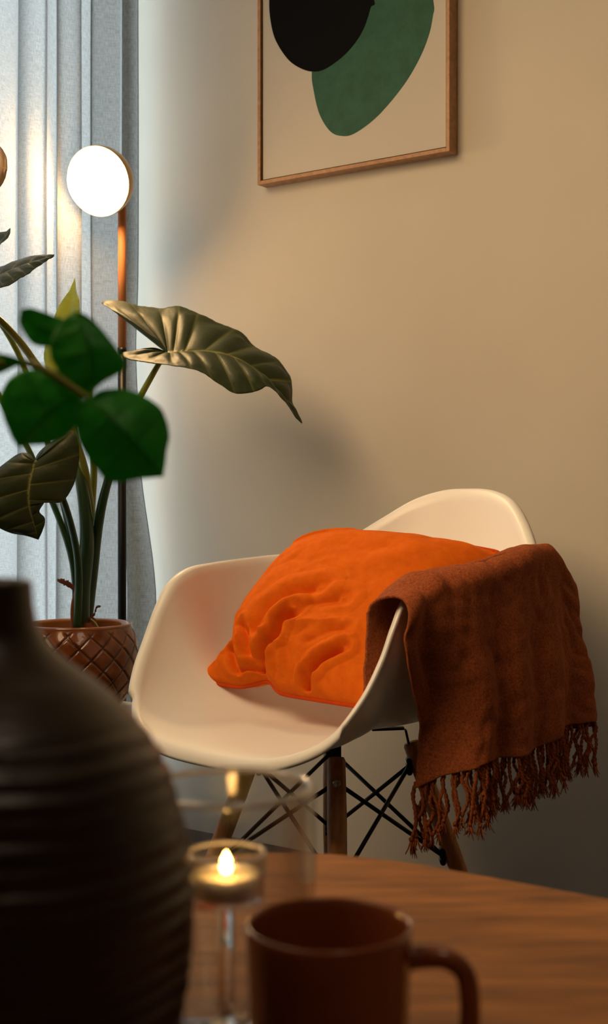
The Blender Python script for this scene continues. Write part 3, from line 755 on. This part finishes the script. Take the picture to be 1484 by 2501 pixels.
tb = thing('coffee_table', 'brown wooden coffee table with rounded corner in the foreground', 'table', Vector((.1, .5, 0)))
bm = bmesh.new(); n = len(ring); lev = [(ZT_-.028, .006), (ZT_-.024, 0), (ZT_-.004, 0), (ZT_-.001, .0015), (ZT_, .005)]
cc = sum(ring, Vector())/n
R_ = [[bm.verts.new((p + (cc-p).normalized()*ins).xy.to_3d() + Vector((0, 0, z))) for p in ring] for z, ins in lev]
for A_, B_ in zip(R_, R_[1:]):
    for i in range(n): bm.faces.new((A_[i], A_[(i+1) % n], B_[(i+1) % n], B_[i]))
bm.faces.new(R_[-1]); bm.faces.new(list(reversed(R_[0])))
link_mesh('tabletop', bm, M_table, tb, smooth=False)
for c in (Vector((-.16, .93, 0)), p2+(cc-p2)*.17, p3+(cc-p3)*.17, p4+(cc-p4)*.17):
    bm = bmesh.new(); tube(bm, [Vector((c.x, c.y, .001)), Vector((c.x, c.y, ZT_-.028))], [.014, .022], 20); link_mesh('leg', bm, M_leg, tb)

# ------------------------------------------------------------------ vase
VD = .56; VC = Vector(((-50-CX)/F*VD, VD, 0))
def vp(px, py): return ((px+50)/F*VD, 0, HC-(py-YH)/F*VD)
vprof = cr([vp(330, 2895), vp(400, 2720), vp(443, 2500), vp(464, 2360), vp(472, 2250), vp(466, 2120), vp(440, 1985), vp(400, 1868), vp(338, 1775), vp(250, 1685), vp(150, 1610), vp(100, 1550), vp(82, 1490), vp(76, 1425)], 300)
vprof[0].z = ZT_+.002
vase = thing('vase', 'large dark ribbed stoneware vase at the left of the coffee table', 'vase', VC+Vector((0, 0, ZT_)))
bm = bmesh.new()
out_ = [(p.x, p.z) for p in vprof]; tz = out_[-1][1]
prof = [(0, ZT_+.001), (out_[0][0]*.97, ZT_+.001)]+out_+[(out_[-1][0]-.0015, tz+.0015), (out_[-1][0]-.0045, tz+.0005), (out_[-1][0]-.006, tz-.01), (out_[-1][0]-.006, tz-.04), (.03, tz-.07)]
def rib(th, r, z):
    if r < out_[0][0]*.98 or z > tz-.012: return r, z
    zz = z+.0022*math.sin(th*2+1)+.0012*math.sin(th*5)
    return r + .0008*math.sin(zz*2*PI/.0085)*(.6+.4*math.sin(zz*130+th)) + .0006*noise.noise(Vector((math.cos(th)*2, math.sin(th)*2, z*90))), z
lathe(bm, prof, Vector((VC.x, VC.y, 0)), 160, fn=rib)
link_mesh('vase_body', bm, M_vase, vase)

# ------------------------------------------------------------------ leafy branch in the vase
BD = .76
br = thing('leafy_branch', 'blurred green leafy branch rising from the dark ribbed vase', 'branch', VC+Vector((0, 0, .70)))
stem('branch_stem', br, [(-50, 1560, .56), (-60, 1420, .57), (-120, 1200, .62), (-150, 1000, .68), (-90, 905, .72), (0, 888, .75), (70, 888, BD), (130, 915, BD), (215, 973, BD)], .0028, .0021, M_stemy, 12, 70)
def simple_leaf(out, mid, d0, nv=5, q=.0012, m=M_leafg):
    """outline given clockwise from base to tip (side A) and base to tip (side B)"""
    A_, B_ = out
    def prep(S): return [(x, y, d0+dz, u) for (x, y, dz, u) in S]
    return leaf('leaf', br, [(x, y, d0+dz) for x, y, dz in mid], prep(A_), prep(B_), m, nv=nv, quilt=q, bulge=(.002, .002), thick=.0004, N=90, T=16, veinw=.10)
simple_leaf(([(215, 973, 0, 0), (185, 985, .0, 0), (180, 1040, .0, .15), (200, 1100, .0, .35), (235, 1150, 0, .55), (270, 1180, 0, .7), (330, 1172, 0, .85), (398, 1165, 0, 1)],
             [(215, 973, 0, 0), (250, 953, .0, .05), (300, 950, .01, .2), (350, 965, .012, .38), (393, 1000, .014, .55), (413, 1055, .012, .75), (405, 1110, .006, .9), (398, 1165, 0, 1)]),
            [(215, 973, 0), (260, 1010, -.006), (310, 1065, -.008), (360, 1120, -.004), (398, 1165, 0)], BD-.01)
simple_leaf(([(200, 960, 0, 0), (150, 912, .0, .1), (100, 902, .0, .3), (50, 910, .0, .5), (15, 940, 0, .7), (0, 985, 0, .85), (25, 1060, 0, .95), (45, 1092, 0, 1)],
             [(200, 960, 0, 0), (195, 1010, .0, .1), (180, 1045, .0, .25), (150, 1075, .0, .45), (110, 1086, 0, .65), (75, 1088, 0, .85), (45, 1092, 0, 1)]),
            [(200, 960, 0), (155, 985, -.004), (110, 1020, -.006), (75, 1060, -.004), (45, 1092, 0)], BD+.015)
simple_leaf(([(215, 968, 0, 0), (165, 935, 0, .1), (135, 895, 0, .35), (122, 850, 0, .6), (135, 805, 0, .8), (160, 775, 0, .92), (182, 762, 0, 1)],
             [(215, 968, 0, 0), (250, 935, 0, .1), (300, 905, 0, .3), (303, 880, 0, .45), (280, 845, 0, .62), (245, 800, 0, .8), (210, 770, 0, .93), (182, 762, 0, 1)]),
            [(215, 968, 0), (225, 910, -.006), (218, 850, -.007), (200, 800, -.004), (182, 762, 0)], BD+.005)
simple_leaf(([(210, 940, .0, 0), (180, 850, 0, .2), (150, 846, 0, .35), (120, 847, 0, .5), (85, 842, 0, .68), (60, 815, 0, .85), (45, 785, 0, .95), (50, 758, 0, 1)],
             [(210, 940, 0, 0), (215, 830, 0, .15), (190, 800, 0, .3), (150, 780, 0, .5), (110, 765, 0, .7), (75, 754, 0, .88), (50, 758, 0, 1)]),
            [(210, 940, 0), (185, 835, -.002), (140, 815, -.003), (90, 790, -.002), (50, 758, 0)], BD+.022)
simple_leaf(([(70, 886, 0, 0), (40, 873, 0, .2), (0, 862, 0, .5), (-50, 850, 0, .8), (-100, 870, 0, 1)],
             [(70, 886, 0, 0), (40, 895, 0, .2), (0, 912, 0, .45), (-50, 920, 0, .75), (-100, 870, 0, 1)]),
            [(70, 886, 0), (30, 884, 0), (-20, 880, 0), (-100, 870, 0)], BD-.01)

# ------------------------------------------------------------------ candle, holder and glass cylinder
CDd = .715; CC_ = Vector(((560-CX)/F*CDd, CDd, 0))
hc = thing('hurricane_glass', 'clear glass cylinder standing round the candle holder', 'glass cylinder', CC_+Vector((0, 0, ZT_)))
ht = .642-ZT_
bm = bmesh.new(); R1 = .0482
lathe(bm, [(0, .0008), (R1-.002, .0008), (R1, .003), (R1, ht-.0025), (R1-.0012, ht-.0004), (R1-.0025, ht), (R1-.0040, ht-.0008), (R1-.0050, ht-.003), (R1-.0050, .009), (R1-.009, .006), (0, .006)], CC_+Vector((0, 0, ZT_)), 128)
link_mesh('cylinder_wall', bm, M_thin, hc)
bm = bmesh.new(); tube(bm, [CC_+Vector(((R1-.0026)*math.cos(2*PI*k/96), (R1-.0026)*math.sin(2*PI*k/96), ht+ZT_-.0022)) for k in range(96)], .0021, 10, closed=True)
link_mesh('rim', bm, M_rimg, hc)
ch = thing('candle_holder', 'glass tealight cup on a thin stem inside the glass cylinder', 'candle holder', CC_+Vector((0, 0, ZT_+.006)))
zc0, zc1 = .5760, .6040
CK = CC_+Vector(((552-560)/F*CDd, 0, 0))
bm = bmesh.new(); b0 = ZT_+.0068
lathe(bm, [(0, b0), (.030, b0), (.031, b0+.0015), (.029, b0+.003), (.006, b0+.005), (.0045, b0+.010), (.0045, zc0-.004), (.007, zc0-.001), (.0071, zc0-.0002), (0, zc0-.0002)], CK, 96)
link_mesh('holder_stem', bm, M_glass, ch)
bm = bmesh.new(); lathe(bm, [(0, zc0), (.0205, zc0), (.0218, zc0+.002), (.0222, zc1-.001), (.0215, zc1), (.0205, zc1-.001), (.0200, zc0+.0045), (.018, zc0+.003), (0, zc0+.003)], CK, 96)
link_mesh('holder_cup', bm, M_thin, ch)
bm = bmesh.new(); tube(bm, [CK+Vector((.0213*math.cos(2*PI*k/72), .0213*math.sin(2*PI*k/72), zc1-.0009)) for k in range(72)], .0011, 8, closed=True)
link_mesh('holder_rim', bm, M_rimg, ch)
tl = thing('tealight', 'lit tealight candle in the glass cup', 'candle', CK+Vector((0, 0, zc0+.003)))
zb = zc0+.0034; TH_ = .0125
bm = bmesh.new(); lathe(bm, [(0, zb), (.0178, zb), (.0186, zb+.001), (.0190, zb+TH_), (.0186, zb+TH_), (.0183, zb+TH_-.001), (.0180, zb+.0015), (0, zb+.001)], CK, 72); link_mesh('metal_cup', bm, M_alu, tl)
bm = bmesh.new(); lathe(bm, [(0, zb+.0016), (.0178, zb+.0016), (.0179, zb+TH_-.0025), (.016, zb+TH_-.0032), (.004, zb+TH_-.0036), (0, zb+TH_-.0034)], CK, 64); link_mesh('wax', bm, M_wax, tl)
zw = zb+TH_-.0036
bm = bmesh.new(); tube(bm, [CK+Vector((0, 0, zw-.001)), CK+Vector((.0004, 0, zw+.006))], .0006, 8); link_mesh('wick', bm, M_wick, tl)
bm = bmesh.new(); lathe(bm, [(0, zw+.0025), (.0024, zw+.004), (.0034, zw+.007), (.0030, zw+.010), (.0018, zw+.0128), (.0007, zw+.015), (0, zw+.016)], CK, 24); link_mesh('flame', bm, M_flame, tl)

# ------------------------------------------------------------------ mug
MD = .638; MC = Vector(((803-CX)/F*MD, MD, 0)); zr = HC-(2253-YH)/F*MD; Rm = 206/F*MD
mug = thing('mug', 'rust brown glazed mug with handle at the near edge', 'mug', MC+Vector((0, 0, ZT_)))
hm = zr-ZT_
bm = bmesh.new()
lathe(bm, [(0, .003), (Rm*.70, .003), (Rm*.74, .0008), (Rm*.82, .001), (Rm*.87, .006), (Rm*.915, .022), (Rm*.945, .045), (Rm*.975, hm*.8), (Rm*.99, hm-.004), (Rm*.985, hm-.001), (Rm*.965, hm), (Rm*.945, hm-.001), (Rm*.93, hm-.005), (Rm*.90, hm*.55), (Rm*.86, .014), (Rm*.78, .007), (0, .006)], MC+Vector((0, 0, ZT_)), 96)
link_mesh('mug_body', bm, M_mug, mug)
bm = bmesh.new(); k = MD/F
hp = [MC+Vector((x, y, z)) for x, y, z in ((.037, -.002, zr-.018), (.045, -.002, zr-.0165), (.058, -.004, zr-.0165), (.067, -.005, zr-.023), (.0695, -.006, zr-.036), (.069, -.006, zr-.052), (.064, -.006, zr-.066), (.052, -.004, zr-.074), (.036, -.002, zr-.076))]
P = cr(hp, 50); 
for i in range(1): tube(bm, P, [.0062-.0010*math.sin(PI*i/49) for i in range(50)], 16)
bmesh.ops.scale(bm, vec=(1, 1, 1), verts=bm.verts)
link_mesh('handle', bm, M_mug, mug)
